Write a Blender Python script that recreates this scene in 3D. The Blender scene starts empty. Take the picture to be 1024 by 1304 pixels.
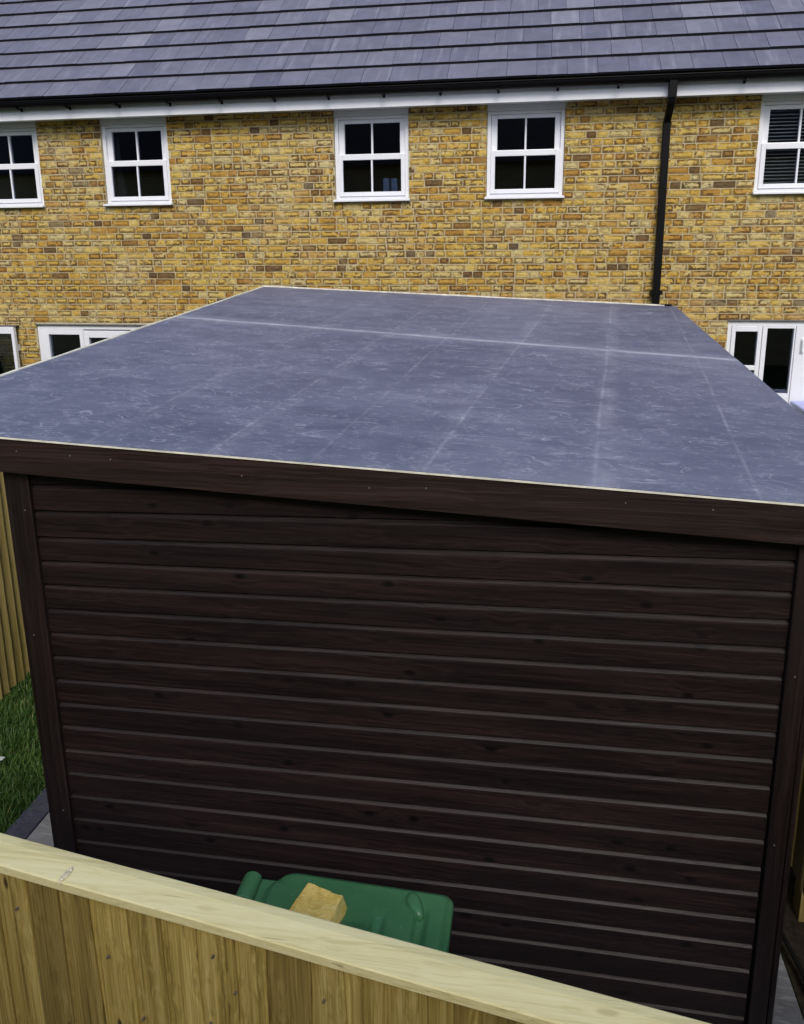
import bpy, math, random
from mathutils import Vector, Matrix, noise
R = math.radians
rng = random.Random(11)
scene = bpy.context.scene
COL = scene.collection

# ------------------------------------------------------------------ helpers
class MB:
    """collects faces in world coordinates and links them as one mesh object"""
    def __init__(s):
        s.v = []; s.f = []; s.r = []; s.m = []; s.uv = []
    def quad(s, pts, rnd=(.5, .5, .5), mi=0, uv=None):
        b = len(s.v); s.v += [tuple(p) for p in pts]
        s.f.append(tuple(range(b, b+len(pts)))); s.r.append(rnd); s.m.append(mi)
        s.uv.append(uv if uv else [(0, 0)]*len(pts))
    def box(s, x0, x1, y0, y1, z0, z1, rnd=(.5, .5, .5), mi=0, M=None):
        c = [(x0,y0,z0),(x1,y0,z0),(x1,y1,z0),(x0,y1,z0),(x0,y0,z1),(x1,y0,z1),(x1,y1,z1),(x0,y1,z1)]
        if M: c = [M @ Vector(p) for p in c]
        s.hexa(c, rnd, mi)
    def hexa(s, c, rnd=(.5, .5, .5), mi=0):
        b = len(s.v); s.v += [tuple(p) for p in c]
        for q in ((0,3,2,1),(4,5,6,7),(0,1,5,4),(1,2,6,5),(2,3,7,6),(3,0,4,7)):
            s.f.append(tuple(b+i for i in q)); s.r.append(rnd); s.m.append(mi); s.uv.append([(0,0),(1,0),(1,1),(0,1)])
    def grid(s, rows, rnd=(.5, .5, .5), mi=0, closed=False, flip=False):
        b = len(s.v); n = len(rows[0])
        for r in rows: s.v += [tuple(p) for p in r]
        for i in range(len(rows)-1):
            for j in range(n if closed else n-1):
                k = (j+1) % n
                q = (b+i*n+j, b+i*n+k, b+(i+1)*n+k, b+(i+1)*n+j)
                s.f.append(q[::-1] if flip else q); s.r.append(rnd); s.m.append(mi); s.uv.append([(0,0)]*4)
    def tube(s, path, rad, n=12, rnd=(.5, .5, .5), caps=True, sq=False):
        path = [Vector(p) for p in path]; rows = []
        rads = rad if isinstance(rad, (list, tuple)) else [rad]*len(path)
        for i, p in enumerate(path):
            t = (path[min(i+1, len(path)-1)]-path[max(i-1, 0)]).normalized()
            a = t.cross(Vector((1,0,0)) if abs(t.x) < .9 else Vector((0,0,1))).normalized(); c = t.cross(a)
            row = []
            for k in range(n):
                an = 2*math.pi*k/n+(math.pi/4 if sq else 0)
                row.append(p+(a*math.cos(an)+c*math.sin(an))*rads[i])
            rows.append(row)
        s.grid(rows, rnd, closed=True)
        if caps:
            s.quad(rows[0][::-1], rnd); s.quad(rows[-1], rnd)
    def build(s, name, mats, parent=None, loc=None, smooth=False, bevel=0, seg=2):
        if not isinstance(mats, (list, tuple)): mats = [mats]
        o0 = Vector(parent_world(parent)) if parent else Vector(loc or (0, 0, 0))
        me = bpy.data.meshes.new(name)
        me.from_pydata([tuple(Vector(p)-o0) for p in s.v], [], s.f)
        for m in mats: me.materials.append(m)
        me.polygons.foreach_set('material_index', s.m)
        at = me.attributes.new('rnd', 'FLOAT_COLOR', 'FACE')
        at.data.foreach_set('color', [c for r in s.r for c in (r[0], r[1], r[2], 1)])
        ul = me.uv_layers.new(name='UVMap')
        ul.data.foreach_set('uv', [c for f in s.uv for p in f for c in p])
        if smooth:
            import bmesh
            bm = bmesh.new(); bm.from_mesh(me); bmesh.ops.remove_doubles(bm, verts=bm.verts, dist=1e-5)
            bm.to_mesh(me); bm.free()
            me.polygons.foreach_set('use_smooth', [True]*len(me.polygons))
        me.update()
        o = bpy.data.objects.new(name, me); COL.objects.link(o)
        if parent: o.parent = parent
        else: o.location = o0
        if bevel:
            md = o.modifiers.new('bevel', 'BEVEL'); md.width = bevel; md.segments = seg; md.limit_method = 'ANGLE'; md.angle_limit = R(35)
        return o
def parent_world(o):
    v = Vector(o.location)
    while o.parent: o = o.parent; v += Vector(o.location)
    return v
def tag(o, label=None, cat=None, group=None, kind=None):
    if label: o['label'] = label
    if cat: o['category'] = cat
    if group: o['group'] = group
    if kind: o['kind'] = kind
    return o
def thing(name, label, cat, loc, group=None):
    o = bpy.data.objects.new(name, None); COL.objects.link(o); o.location = loc; o.empty_display_size = .1
    return tag(o, label, cat, group)
def r3(): return (rng.random(), rng.random(), rng.random())

# ------------------------------------------------------------------ material helpers
def newmat(name):
    m = bpy.data.materials.new(name); m.use_nodes = True
    nt = m.node_tree; nt.nodes.clear()
    out = nt.nodes.new('ShaderNodeOutputMaterial'); p = nt.nodes.new('ShaderNodeBsdfPrincipled')
    nt.links.new(p.outputs[0], out.inputs[0])
    return m, nt, p
class NT:
    def __init__(s, nt): s.nt = nt
    def n(s, t, **k):
        x = s.nt.nodes.new('ShaderNode'+t)
        for a, b in k.items():
            if a.startswith('_'): x.inputs[a[1:].replace('_', ' ')].default_value = b
            else: setattr(x, a, b)
        return x
    def l(s, a, b): s.nt.links.new(a, b)
    def val(s, x, inp):
        if isinstance(x, (int, float)): inp.default_value = x
        else: s.l(x, inp)
    def math(s, op, a, b=None, c=None, clamp=False):
        x = s.n('Math', operation=op, use_clamp=clamp)
        s.val(a, x.inputs[0])
        if b is not None: s.val(b, x.inputs[1])
        if c is not None: s.val(c, x.inputs[2])
        return x.outputs[0]
    def ramp(s, fac, stops, interp='LINEAR'):
        x = s.n('ValToRGB'); cr = x.color_ramp; cr.interpolation = interp
        while len(cr.elements) < len(stops): cr.elements.new(.5)
        for e, (p, c) in zip(cr.elements, stops):
            e.position = p; e.color = (c, c, c, 1) if isinstance(c, (int, float)) else (*c, 1)
        s.l(fac, x.inputs[0]); return x.outputs[0]
    def mix(s, fac, a, b, mode='MIX'):
        x = s.n('Mix', data_type='RGBA', blend_type=mode)
        s.val(fac, x.inputs['Factor'])
        for v, i in ((a, x.inputs[6]), (b, x.inputs[7])):
            if isinstance(v, tuple): i.default_value = (*v, 1)
            else: s.l(v, i)
        return x.outputs[2]
    def noise(s, vec, scale, detail=4, rough=.55, dist=0, dim='3D'):
        x = s.n('TexNoise', noise_dimensions=dim)
        x.inputs['Scale'].default_value = scale; x.inputs['Detail'].default_value = detail
        x.inputs['Roughness'].default_value = rough; x.inputs['Distortion'].default_value = dist
        s.l(vec, x.inputs['Vector']); return x.outputs['Fac']
    def coord(s, scale=(1,1,1), rnd_amt=0, rot=(0,0,0)):
        tc = s.n('TexCoord'); v = tc.outputs['Object']
        if rnd_amt:
            a = s.n('Attribute', attribute_name='rnd')
            m = s.n('VectorMath', operation='MULTIPLY'); s.l(a.outputs['Color'], m.inputs[0]); m.inputs[1].default_value = (rnd_amt,)*3
            ad = s.n('VectorMath', operation='ADD'); s.l(v, ad.inputs[0]); s.l(m.outputs[0], ad.inputs[1]); v = ad.outputs[0]
        mp = s.n('Mapping'); mp.inputs['Scale'].default_value = scale; mp.inputs['Rotation'].default_value = rot
        s.l(v, mp.inputs['Vector']); return mp.outputs[0]
    def rnd(s):
        a = s.n('Attribute', attribute_name='rnd'); x = s.n('SeparateColor'); s.l(a.outputs['Color'], x.inputs[0])
        return x.outputs[0], x.outputs[1], x.outputs[2]
    def bump(s, h, strength, dist, p):
        b = s.n('Bump'); b.inputs['Strength'].default_value = strength; b.inputs['Distance'].default_value = dist
        s.l(h, b.inputs['Height']); s.l(b.outputs[0], p.inputs['Normal']); return b

def wood(name, axis, c_dark, c_mid, c_light, rough=.6, grain=70, along=1.6, knot=.35, bump=.35, var=.35, knotcol=(.05,.025,.012), spec=.4, knotscale=(2.3, 7), wobble=3, face=None):
    m, nt, p = newmat(name); N = NT(nt)
    sc = [grain]*3; sc['xyz'.index(axis)] = along
    wav = N.noise(N.coord((1.2,1.2,1.2), 7), 2.2, 2)
    base = N.coord(tuple(sc), 9)
    ks = [knotscale[1]]*3; ks['xyz'.index(axis)] = knotscale[0]
    if face: ks['xyz'.index(face)] = .02
    vor = N.n('TexVoronoi', feature='F1'); vor.inputs['Scale'].default_value = 1; kv = N.coord(tuple(ks), 13)
    if face:
        vor.voronoi_dimensions = '2D'; sp_ = N.n('SeparateXYZ'); N.l(kv, sp_.inputs[0]); cb_ = N.n('CombineXYZ')
        oth = [q for q in 'xyz' if q not in (axis, face)][0]
        N.l(sp_.outputs['xyz'.index(axis)], cb_.inputs[0]); N.l(sp_.outputs['xyz'.index(oth)], cb_.inputs[1]); kv = cb_.outputs[0]
    N.l(kv, vor.inputs['Vector'])
    kd = vor.outputs['Distance']
    push = N.math('MULTIPLY', N.math('SUBTRACT', 1, N.math('MULTIPLY', kd, 2.2, clamp=True)), 1.6)
    add = N.n('VectorMath', operation='ADD'); N.l(base, add.inputs[0])
    cmb = N.n('CombineXYZ'); w = N.math('ADD', N.math('MULTIPLY', wav, wobble), push)
    for i, a in enumerate('xyz'):
        if a != axis: N.l(w, cmb.inputs[i])
    N.l(cmb.outputs[0], add.inputs[1])
    g = N.noise(add.outputs[0], 1, 5, .6)
    g2 = N.noise(N.coord(tuple(q*.18 if q == grain else q*.7 for q in sc), 5), 1, 3, .5)
    sc3 = [grain*2.3]*3; sc3['xyz'.index(axis)] = along*.8
    g3 = N.noise(N.coord(tuple(sc3), 3), 1, 3, .6)
    f = N.math('ADD', N.math('ADD', N.math('MULTIPLY', g, .42), N.math('MULTIPLY', g2, .36)), N.math('MULTIPLY', g3, .27))
    col = N.ramp(f, [(.38, c_dark), (.52, c_mid), (.68, c_light)])
    a, b, c = N.rnd()
    mul = N.math('ADD', 1-var, N.math('MULTIPLY', a, 2*var))
    cm = N.n('CombineColor')
    for i in range(3): N.l(mul, cm.inputs[i])
    col = N.mix(1, col, cm.outputs[0], 'MULTIPLY')
    km = N.ramp(kd, [(0, 1), (.07, .9), (.13, 0)])
    sel = N.ramp(vor.outputs['Color'], [(0, 0), (1-knot-.01, 0), (1-knot, 1)])
    col = N.mix(N.math('MULTIPLY', km, sel), col, knotcol)
    cs = [grain*.9]*3; cs['xyz'.index(axis)] = 3.2
    ck = N.ramp(N.noise(N.coord(tuple(cs), 21), 1, 2, .5), [(.70, 0), (.735, .55)])
    col = N.mix(ck, col, tuple(q*.35 for q in c_mid))
    N.l(col, p.inputs['Base Color'])
    p.inputs['Specular IOR Level'].default_value = spec
    N.l(N.ramp(g, [(.3, rough-.08), (.7, rough+.1)]), p.inputs['Roughness'])
    N.bump(f, bump, .004, p)
    return m
def plain(name, col, rough=.5, spec=.5, metal=0, nscale=0, namt=.15, bump=0):
    m, nt, p = newmat(name); N = NT(nt)
    p.inputs['Base Color'].default_value = (*col, 1); p.inputs['Roughness'].default_value = rough
    p.inputs['Specular IOR Level'].default_value = spec; p.inputs['Metallic'].default_value = metal
    if nscale:
        v = N.coord((1,1,1)); f = N.noise(v, nscale, 5, .6)
        lo = tuple(c*(1-namt) for c in col); hi = tuple(min(1, c*(1+namt)) for c in col)
        N.l(N.ramp(f, [(.3, lo), (.7, hi)]), p.inputs['Base Color'])
        if bump: N.bump(f, bump, .003, p)
    return m

# ------------------------------------------------------------------ materials
M_dark = wood('dark stained softwood', 'x', (.0058,.0036,.0037), (.0122,.0069,.0068), (.029,.0155,.0135), .48, 100, 1.3, .34, .5, .17, (.0022,.0014,.0013), .34, (4.5, 8), face='y')
M_darkv = wood('dark stained post wood', 'z', (.0060,.0038,.0037), (.0125,.0070,.0067), (.027,.014,.012), .45, 90, 1.3, .2, .5, .2, (.006,.004,.004), .5)
M_fas = wood('dark stained fascia wood', 'x', (.007,.0042,.0038), (.0165,.0085,.0070), (.034,.018,.0145), .45, 110, 1.1, .2, .6, .1, (.006,.004,.004), .5)
M_fence = wood('treated fence board wood', 'z', (.105,.072,.018), (.29,.210,.055), (.48,.375,.135), .7, 130, 1.5, .20, .9, .30, (.045,.026,.012), .25, (6, 16), face='y')
M_fencel = wood('treated fence board wood, light', 'z', (.28,.20,.060), (.48,.38,.135), (.60,.50,.21), .7, 90, 1.6, .3, .5, .18, (.07,.04,.015), .3, (3, 11))
M_cap = wood('planed capping rail wood', 'x', (.53,.46,.21), (.67,.60,.31), (.74,.68,.39), .6, 120, 1.4, .35, .4, .03, (.52,.44,.22), .3, (5, 16), face='z')
M_white = plain('white upvc', (.82,.83,.87), .32, .5, nscale=3, namt=.04)
M_white2 = plain('white upvc panel', (.74,.75,.77), .4, .4, nscale=3, namt=.05)
M_black = plain('black plastic', (.003,.003,.004), .5, .15)
M_blackp = plain('black rubber', (.010,.010,.010), .6, .3, nscale=20)
M_lead = plain('grey lead strip', (.16,.16,.17), .6, .3, nscale=8)
M_trim = plain('cream roof edge trim', (.76,.73,.60), .5, .4, nscale=14, namt=.25)
M_screw = plain('zinc screw head', (.45,.45,.44), .35, .5, .8)
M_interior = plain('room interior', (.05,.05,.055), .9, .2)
M_soil = plain('dark soil', (.045,.036,.026), .95, .1, nscale=25, namt=.5, bump=1)
M_lilac = plain('lilac plastic', (.46,.50,.82), .5, .4, nscale=4, namt=.06)
M_blind = plain('venetian blind slat', (.80,.81,.82), .5, .3)
M_nail = plain('weathered nail head', (.16,.14,.12), .5, .4, .5)
M_knot = plain('resin knot', (.62,.56,.38), .5, .4, nscale=160, namt=.55, bump=1)
M_binder = plain('pale blue card', (.22,.32,.55), .6, .3)
M_curtain = plain('grey curtain cloth', (.10,.11,.115), .9, .1, nscale=5)
M_paper = plain('white paper scrap', (.62,.68,.68), .8, .2, nscale=30)

def glass_mat():
    m = bpy.data.materials.new('window glass'); m.use_nodes = True; nt = m.node_tree; nt.nodes.clear(); N = NT(nt)
    out = N.n('OutputMaterial'); tr = N.n('BsdfTransparent'); tr.inputs[0].default_value = (.82,.85,.87,1)
    gl = N.n('BsdfGlossy'); gl.inputs['Roughness'].default_value = .02; gl.inputs['Color'].default_value = (.8,.85,1,1)
    fr = N.n('Fresnel'); fr.inputs[0].default_value = 1.65
    mx = N.n('MixShader'); N.l(fr.outputs[0], mx.inputs[0]); N.l(tr.outputs[0], mx.inputs[1]); N.l(gl.outputs[0], mx.inputs[2])
    N.l(mx.outputs[0], out.inputs[0]); return m
M_glass = glass_mat()

def brick_mat():
    m, nt, p = newmat('yellow stock brick'); N = NT(nt)
    a, b, L = N.rnd()
    base = N.ramp(a, [(0, (.12,.085,.055)), (.035, (.22,.135,.050)), (.06, (.46,.25,.055)), (.18, (.58,.35,.070)), (.50, (.64,.43,.088)), (.80, (.68,.50,.14)), (1, (.62,.51,.25))])
    v = N.coord((1,1,1)); vr = N.coord((1,1,1), 11)
    sp = N.noise(v, 1.1, 3)
    base = N.mix(N.ramp(sp, [(.50, 0), (.72, .5)]), base, (.70,.59,.33))
    # the crease that runs round each hand-made brick face, from the face UV in metres
    uv = N.n('TexCoord').outputs['UV']; sx = N.n('SeparateXYZ'); N.l(uv, sx.inputs[0]); U, V = sx.outputs[0], sx.outputs[1]
    dx = N.math('MINIMUM', U, N.math('SUBTRACT', L, U)); dz = N.math('MINIMUM', V, N.math('SUBTRACT', .062, V))
    nz = N.noise(vr, 34, 3, .6); nb = N.noise(N.coord((1,1,1.7), 17), 19, 4, .65, .6)
    d = N.math('ADD', N.math('MINIMUM', N.math('MULTIPLY', dx, .8), dz), N.math('MULTIPLY', N.math('SUBTRACT', nz, .5), .040))
    crease = N.ramp(N.math('MULTIPLY', d, 20), [(.04, .3), (.12, 1), (.27, .95), (.40, 0)])
    low = N.ramp(N.math('MULTIPLY', V, 20), [(.02, 1), (.24, .8), (.44, 0)])
    gate = N.ramp(N.noise(vr, 9, 2), [(.39, 0), (.50, 1)])
    amt = N.ramp(b, [(.0, .45), (.5, .85), (1, 1)])
    col = N.mix(N.math('MULTIPLY', N.math('MULTIPLY', N.math('MAXIMUM', crease, low), gate), amt), base, (.125,.062,.018))
    patch = N.ramp(nb, [(.53, 0), (.59, 1)])
    pc = N.ramp(N.noise(N.coord((1,1,1), 29), 1.5, 1), [(.44, (.085,.055,.030)), (.56, (.34,.165,.040))])
    col = N.mix(N.math('MULTIPLY', patch, N.ramp(b, [(.1, .15), (1, .9)])), col, pc)
    hi = N.ramp(N.noise(vr, 19, 3, .6), [(.56, 0), (.68, .6)])
    col = N.mix(N.math('MULTIPLY', hi, N.ramp(a, [(.05, .1), (.2, 1)])), col, (.76,.66,.36))
    fine = N.noise(v, 110, 3, .7)
    col = N.mix(.5, col, N.ramp(fine, [(.3, .5), (.7, 1.0)]), 'MULTIPLY')
    N.l(col, p.inputs['Base Color']); p.inputs['Roughness'].default_value = .9; p.inputs['Specular IOR Level'].default_value = .15
    N.bump(N.math('ADD', nz, N.math('MULTIPLY', crease, -.6)), .6, .006, p)
    return m
M_brick = brick_mat()
M_mortar = plain('beige mortar', (.52,.45,.29), .95, .1, nscale=30, namt=.22, bump=.4)

def tile_mat():
    m, nt, p = newmat('slate grey roof tile'); N = NT(nt)
    a, b, c = N.rnd()
    col = N.ramp(a, [(0, (.125,.126,.180)), (.35, (.148,.149,.205)), (.7, (.175,.175,.232)), (1, (.23,.23,.285))])
    f = N.noise(N.coord((1,1,1), 5), 6, 4); col = N.mix(.55, col, N.ramp(f, [(.3, .6), (.7, 1.0)]), 'MULTIPLY')
    st = N.noise(N.coord((14,1.5,1.5), 4), 1, 3); col = N.mix(N.ramp(st, [(.55, 0), (.8, .35)]), col, (.36,.36,.42))
    N.l(col, p.inputs['Base Color']); p.inputs['Roughness'].default_value = .62; p.inputs['Specular IOR Level'].default_value = .35
    N.bump(f, .3, .003, p); return m
M_tile = tile_mat()
M_tilebutt = plain('tile edge with painted shade', (.02,.02,.026), .8, .2)  # near-black colour paints the shade under each tile row into its edge

# ------------------------------------------------------------------ shed roof membrane, roof-local axes
RO = Vector((-1.983, 2.765, 2.458))                       # roof origin: above the left front corner
RX = Vector((.99812, -.00819, -.0452)); RYv = Vector((.0091, .99994, .0537))
def roofpt(X, Y, dz=0): return RO+RX*X+RYv*Y+Vector((0, 0, dz))
def membrane_mat():
    m, nt, p = newmat('grey rubber roof membrane'); N = NT(nt)
    v = N.coord((1,1,1))
    sq_ = N.n('SeparateXYZ'); N.l(v, sq_.inputs[0]); sY = sq_.outputs[1]
    big = N.noise(v, .75, 3, .6, .4)
    mid = N.noise(N.coord((1.2,4,1)), 1.6, 5, .62, .5)
    streak = N.noise(N.coord((2.3,30,1), rot=(0,0,R(3))), 1, 6, .72, .9)
    streak2 = N.noise(N.coord((9,30,1), rot=(0,0,R(-12))), 1, 5, .7, 1.2)
    fine = N.noise(N.coord((30,70,1)), 1, 4, .7)
    col = N.ramp(N.math('ADD', N.math('MULTIPLY', big, .5), N.math('MULTIPLY', mid, .5)), [(.36, (.092,.100,.160)), (.5, (.128,.137,.204)), (.66, (.194,.202,.272))])
    msk = N.ramp(N.math('ADD', N.math('MULTIPLY', N.noise(v, 1.7, 4, .6), .6), N.math('MULTIPLY', mid, .4)), [(.42, .12), (.62, 1)])
    s1 = N.ramp(streak, [(.50, 0), (.60, .45), (.70, 1)]); s2 = N.ramp(streak2, [(.55, 0), (.64, .8)])
    wear = N.ramp(N.noise(N.coord((1,1.6,1), rot=(0,0,.3)), 1.25, 3, .55), [(.50, .25), (.66, 1)]); msk = N.math('MULTIPLY', msk, wear); near = N.ramp(N.math('DIVIDE', sY, 3.2), [(0, .95), (.45, .7), (1, .18)]); msk = N.math('MULTIPLY', msk, near)
    col = N.mix(N.math('MULTIPLY', N.math('MULTIPLY', s1, msk), .50), col, (.42,.44,.56))
    col = N.mix(N.math('MULTIPLY', N.math('MULTIPLY', s2, msk), .42), col, (.46,.48,.60))
    col = N.mix(N.math('MULTIPLY', N.ramp(fine, [(.58, 0), (.70, 1)]), .18), col, (.46,.48,.58))
    # thin curved scratches: narrow level bands of a distorted noise
    for sc, w, am in ((5.5, .006, .6), (9, .008, .6), (3.1, .003, .7), (14, .010, .5), (20, .012, .45)):
        q = N.noise(N.coord((sc*.5, sc*1.4, 1), rot=(0,0,R(sc*9))), 1, 2, .5, 1.5)
        band = N.ramp(N.math('ABSOLUTE', N.math('SUBTRACT', q, .5)), [(0, 1), (w, .8), (w*2.2, 0)])
        gate = N.ramp(N.noise(N.coord((1,1,1), rot=(0,0,R(sc*31))), 2.6+sc*.3, 3), [(.50, 0), (.60, 1)])
        col = N.mix(N.math('MULTIPLY', N.math('MULTIPLY', band, gate), am*.55), col, (.55,.57,.66))
    sx = N.n('SeparateXYZ'); N.l(N.coord((1,1,1)), sx.inputs[0]); X, Y = sx.outputs[0], sx.outputs[1]
    wob = N.math('MULTIPLY', N.math('SUBTRACT', N.noise(v, .8, 1), .5), .035)
    br = N.ramp(N.noise(v, 5, 5, .75), [(.40, .0), (.64, 1)])
    def line(coordv, other, off, slope, wid, amt, c=(.60,.62,.68)):
        nonlocal col
        d = N.math('ABSOLUTE', N.math('SUBTRACT', N.math('SUBTRACT', coordv, off), N.math('ADD', N.math('MULTIPLY', other, slope), wob)))
        k = N.ramp(N.math('DIVIDE', d, wid), [(0, 1), (.35, .75), (1, 0)])
        col = N.mix(N.math('MULTIPLY', N.math('MULTIPLY', k, br if coordv is X else N.math('ADD', .45, N.math('MULTIPLY', br, .55))), amt*(.72 if coordv is X else 1)), col, c)
    line(Y, X, 2.77, -.115, .050, .75)                      # lap seam across the sheet
    line(Y, X, 2.77, -.115, .22, .18)
    for off, sl, w, am in ((.30, .045, .014, .20), (.34, .045, .09, .08), (.80, .065, .011, .40), (.83, .065, .06, .14), (1.20, .075, .010, .30), (1.62, .108, .011, .32), (1.60, .108, .07, .14), (2.22, .095, .012, .34), (2.245, .095, .06, .18), (2.29, .070, .09, .12), (2.78, .088, .010, .34), (-.2, .05, .02, .16)):
        line(X, Y, off, sl, w, am)
    N.l(col, p.inputs['Base Color'])
    N.l(N.ramp(mid, [(.3, .50), (.7, .62)]), p.inputs['Roughness']); p.inputs['Specular IOR Level'].default_value = .45
    N.bump(N.math('ADD', N.math('MULTIPLY', big, 1.0), N.math('MULTIPLY', streak, .05)), .25, .03, p)
    return m
M_memb = membrane_mat()

def grass_mat():
    m, nt, p = newmat('lawn grass blade'); N = NT(nt); a, b, c = N.rnd()
    col = N.ramp(a, [(0, (.020,.055,.008)), (.5, (.040,.105,.014)), (.9, (.085,.17,.030)), (1, (.22,.22,.07))])
    N.l(col, p.inputs['Base Color']); p.inputs['Roughness'].default_value = .55
    p.inputs['Transmission Weight'].default_value = 0
    return m
M_grass = grass_mat()
M_ground = plain('lawn soil and moss', (.030,.058,.014), .95, .1, nscale=9, namt=.6, bump=.8)
def slab_mat():
    m, nt, p = newmat('pale concrete slab'); N = NT(nt); v = N.coord((1,1,1))
    f = N.noise(v, 4, 6, .65); g = N.noise(N.coord((3,14,1), rot=(0,0,.5)), 2.4, 5, .7, 1)
    col = N.ramp(f, [(.3, (.20,.20,.205)), (.7, (.36,.365,.38))])
    col = N.mix(N.ramp(g, [(.5, 0), (.68, .6)]), col, (.56,.57,.58))
    N.l(col, p.inputs['Base Color']); p.inputs['Roughness'].default_value = .75; N.bump(f, .4, .004, p); return m
M_slab = slab_mat()
M_slate = plain('slate blue paving', (.070,.072,.105), .65, .4, nscale=16, namt=.5, bump=1.0)

def bin_mat():
    m, nt, p = newmat('green moulded plastic'); N = NT(nt); v = N.coord((1,1,1))
    f = N.noise(v, 6, 5, .6); s = N.noise(v, 55, 3, .7)
    col = N.ramp(f, [(.3, (.042,.150,.060)), (.7, (.062,.190,.082))])
    col = N.mix(N.ramp(s, [(.66, 0), (.74, .5)]), col, (.25,.36,.29))
    N.l(col, p.inputs['Base Color']); N.l(N.ramp(f, [(.3, .28), (.7, .45)]), p.inputs['Roughness']); N.bump(f, .15, .004, p); return m
M_bin = bin_mat()
def foam_mat():
    m, nt, p = newmat('yellow block in clear film'); N = NT(nt)
    w = N.noise(N.coord((1,1,1)), 14, 5, .65, 1.5); s = N.noise(N.coord((8,30,20), rot=(.5,.3,.8)), 1.2, 5, .75, 2)
    col = N.ramp(w, [(.3, (.50,.33,.05)), (.5, (.68,.50,.11)), (.7, (.78,.62,.22))])
    col = N.mix(N.ramp(s, [(.56, 0), (.66, .5)]), col, (.80,.68,.34))  # pale streaks paint the film's highlights into the colour
    N.l(col, p.inputs['Base Color']); p.inputs['Roughness'].default_value = .16; p.inputs['Coat Weight'].default_value = .6; p.inputs['Coat Roughness'].default_value = .08
    p.inputs['Subsurface Weight'].default_value = .25; p.inputs['Subsurface Radius'].default_value = (.03,.02,.006)
    N.bump(N.math('ADD', s, w), .8, .006, p); return m
M_foam = foam_mat()

# ------------------------------------------------------------------ the setting
g = MB(); g.quad([(-150,-150,0),(150,-150,0),(150,150,0),(-150,150,0)])
tag(g.build('ground', M_ground), kind='structure')
g = MB(); g.box(-2.65, 1.20, 1.42, 8.0, -.02, .022)
tag(g.build('patio', M_slab, bevel=.004), kind='structure')
g = MB(); yy = 1.45
while yy < 8:
    L = rng.uniform(.19, .23); a = rng.uniform(-.004, .004)
    g.box(-2.795+a, -2.655+a, yy, yy+L-.006, -.02, .026+rng.uniform(-.002, .003)); yy += L
tag(g.build('paving_edging', M_slate, bevel=.006), kind='structure')
g = MB(); g.box(1.21, 1.62, 1.42, 8.0, -.02, .006)
tag(g.build('soil_strip', M_soil), kind='structure')

# grass blades
g = MB(); n = 0
while n < 26000:
    x = rng.uniform(-3.95, -2.74); y = rng.uniform(2.6, 6.2)
    if y > 4.9 and rng.random() < .6: continue
    if x > -2.80 and rng.random() < .75: continue
    h = rng.uniform(.018, .052)*(.75+.6*noise.noise((x*3, y*3, 0))+.3); w = rng.uniform(.0016, .0032)
    an = rng.uniform(0, 6.28)+1.5*noise.noise((x*2.2, y*2.2, 4)); le = rng.uniform(.25, 1.15)
    dx, dy = math.cos(an), math.sin(an); px, py = -dy*w, dx*w
    k = min(.89, max(0, .45+.55*noise.noise((x*4, y*4, 7))+rng.uniform(-.25, .25)))
    if rng.random() < .03: k = 1
    rr = (k, 0, 0)
    m1 = (x+dx*h*le*.35, y+dy*h*le*.35, h*.6); t = (x+dx*h*le, y+dy*h*le, h)
    b = len(g.v)
    g.v += [(x-px, y-py, 0), (x+px, y+py, 0), (m1[0]+px*.8, m1[1]+py*.8, m1[2]), (m1[0]-px*.8, m1[1]-py*.8, m1[2]), t]
    g.f += [(b,b+1,b+2,b+3), (b+3,b+2,b+4)]; g.r += [rr, rr]; g.m += [0, 0]; g.uv += [[(0,0)]*4, [(0,0)]*3]
    n += 1
tag(g.build('grass', M_grass), 'uneven green lawn grass left of the shed', 'grass', kind='stuff')

# ------------------------------------------------------------------ the terrace house
WY = 8.803
HX0, HX1 = -9.2, 5.4
house = thing('brick_house', 'long yellow brick terraced house behind the shed with grey tiled roof and white sash windows', 'house', (-1.5, WY, 0))
# openings x0,x1,z0,z1
UP = [(-6.53, -5.71), (-4.92, -4.105), (-2.178, -1.350), (-.513, .300), (2.209, 3.02)]
openings = [(a, b, 3.607, 4.62) for a, b in UP]+[(-6.0, -3.85, .12, 2.218), (2.072, 3.72, .12, 2.318)]
wall = MB()
# mortar sheet with holes: split on all edges
xs = sorted({HX0, HX1, *[o[0] for o in openings], *[o[1] for o in openings]})
zs = sorted({-.05, 4.62, *[o[2] for o in openings], *[o[3] for o in openings if o[3] < 4.62]})
def inhole(x, z): return any(o[0] < x < o[1] and o[2] < z < o[3] for o in openings)
for i in range(len(xs)-1):
    for j in range(len(zs)-1):
        if not inhole((xs[i]+xs[i+1])/2, (zs[j]+zs[j+1])/2):
            wall.quad([(xs[i], WY+.004, zs[j]), (xs[i+1], WY+.004, zs[j]), (xs[i+1], WY+.004, zs[j+1]), (xs[i], WY+.004, zs[j+1])], mi=1)
D = .30
for (a, b, c, d) in openings:                               # reveals
    wall.quad([(a,WY+.004,c),(a,WY+.004,d),(a,WY+D,d),(a,WY+D,c)], mi=1); wall.quad([(b,WY+.004,d),(b,WY+.004,c),(b,WY+D,c),(b,WY+D,d)], mi=1)
    wall.quad([(a,WY+.004,d),(b,WY+.004,d),(b,WY+D,d),(a,WY+D,d)], mi=1); wall.quad([(a,WY+.004,c),(a,WY+D,c),(b,WY+D,c),(b,WY+.004,c)], mi=1)
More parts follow.
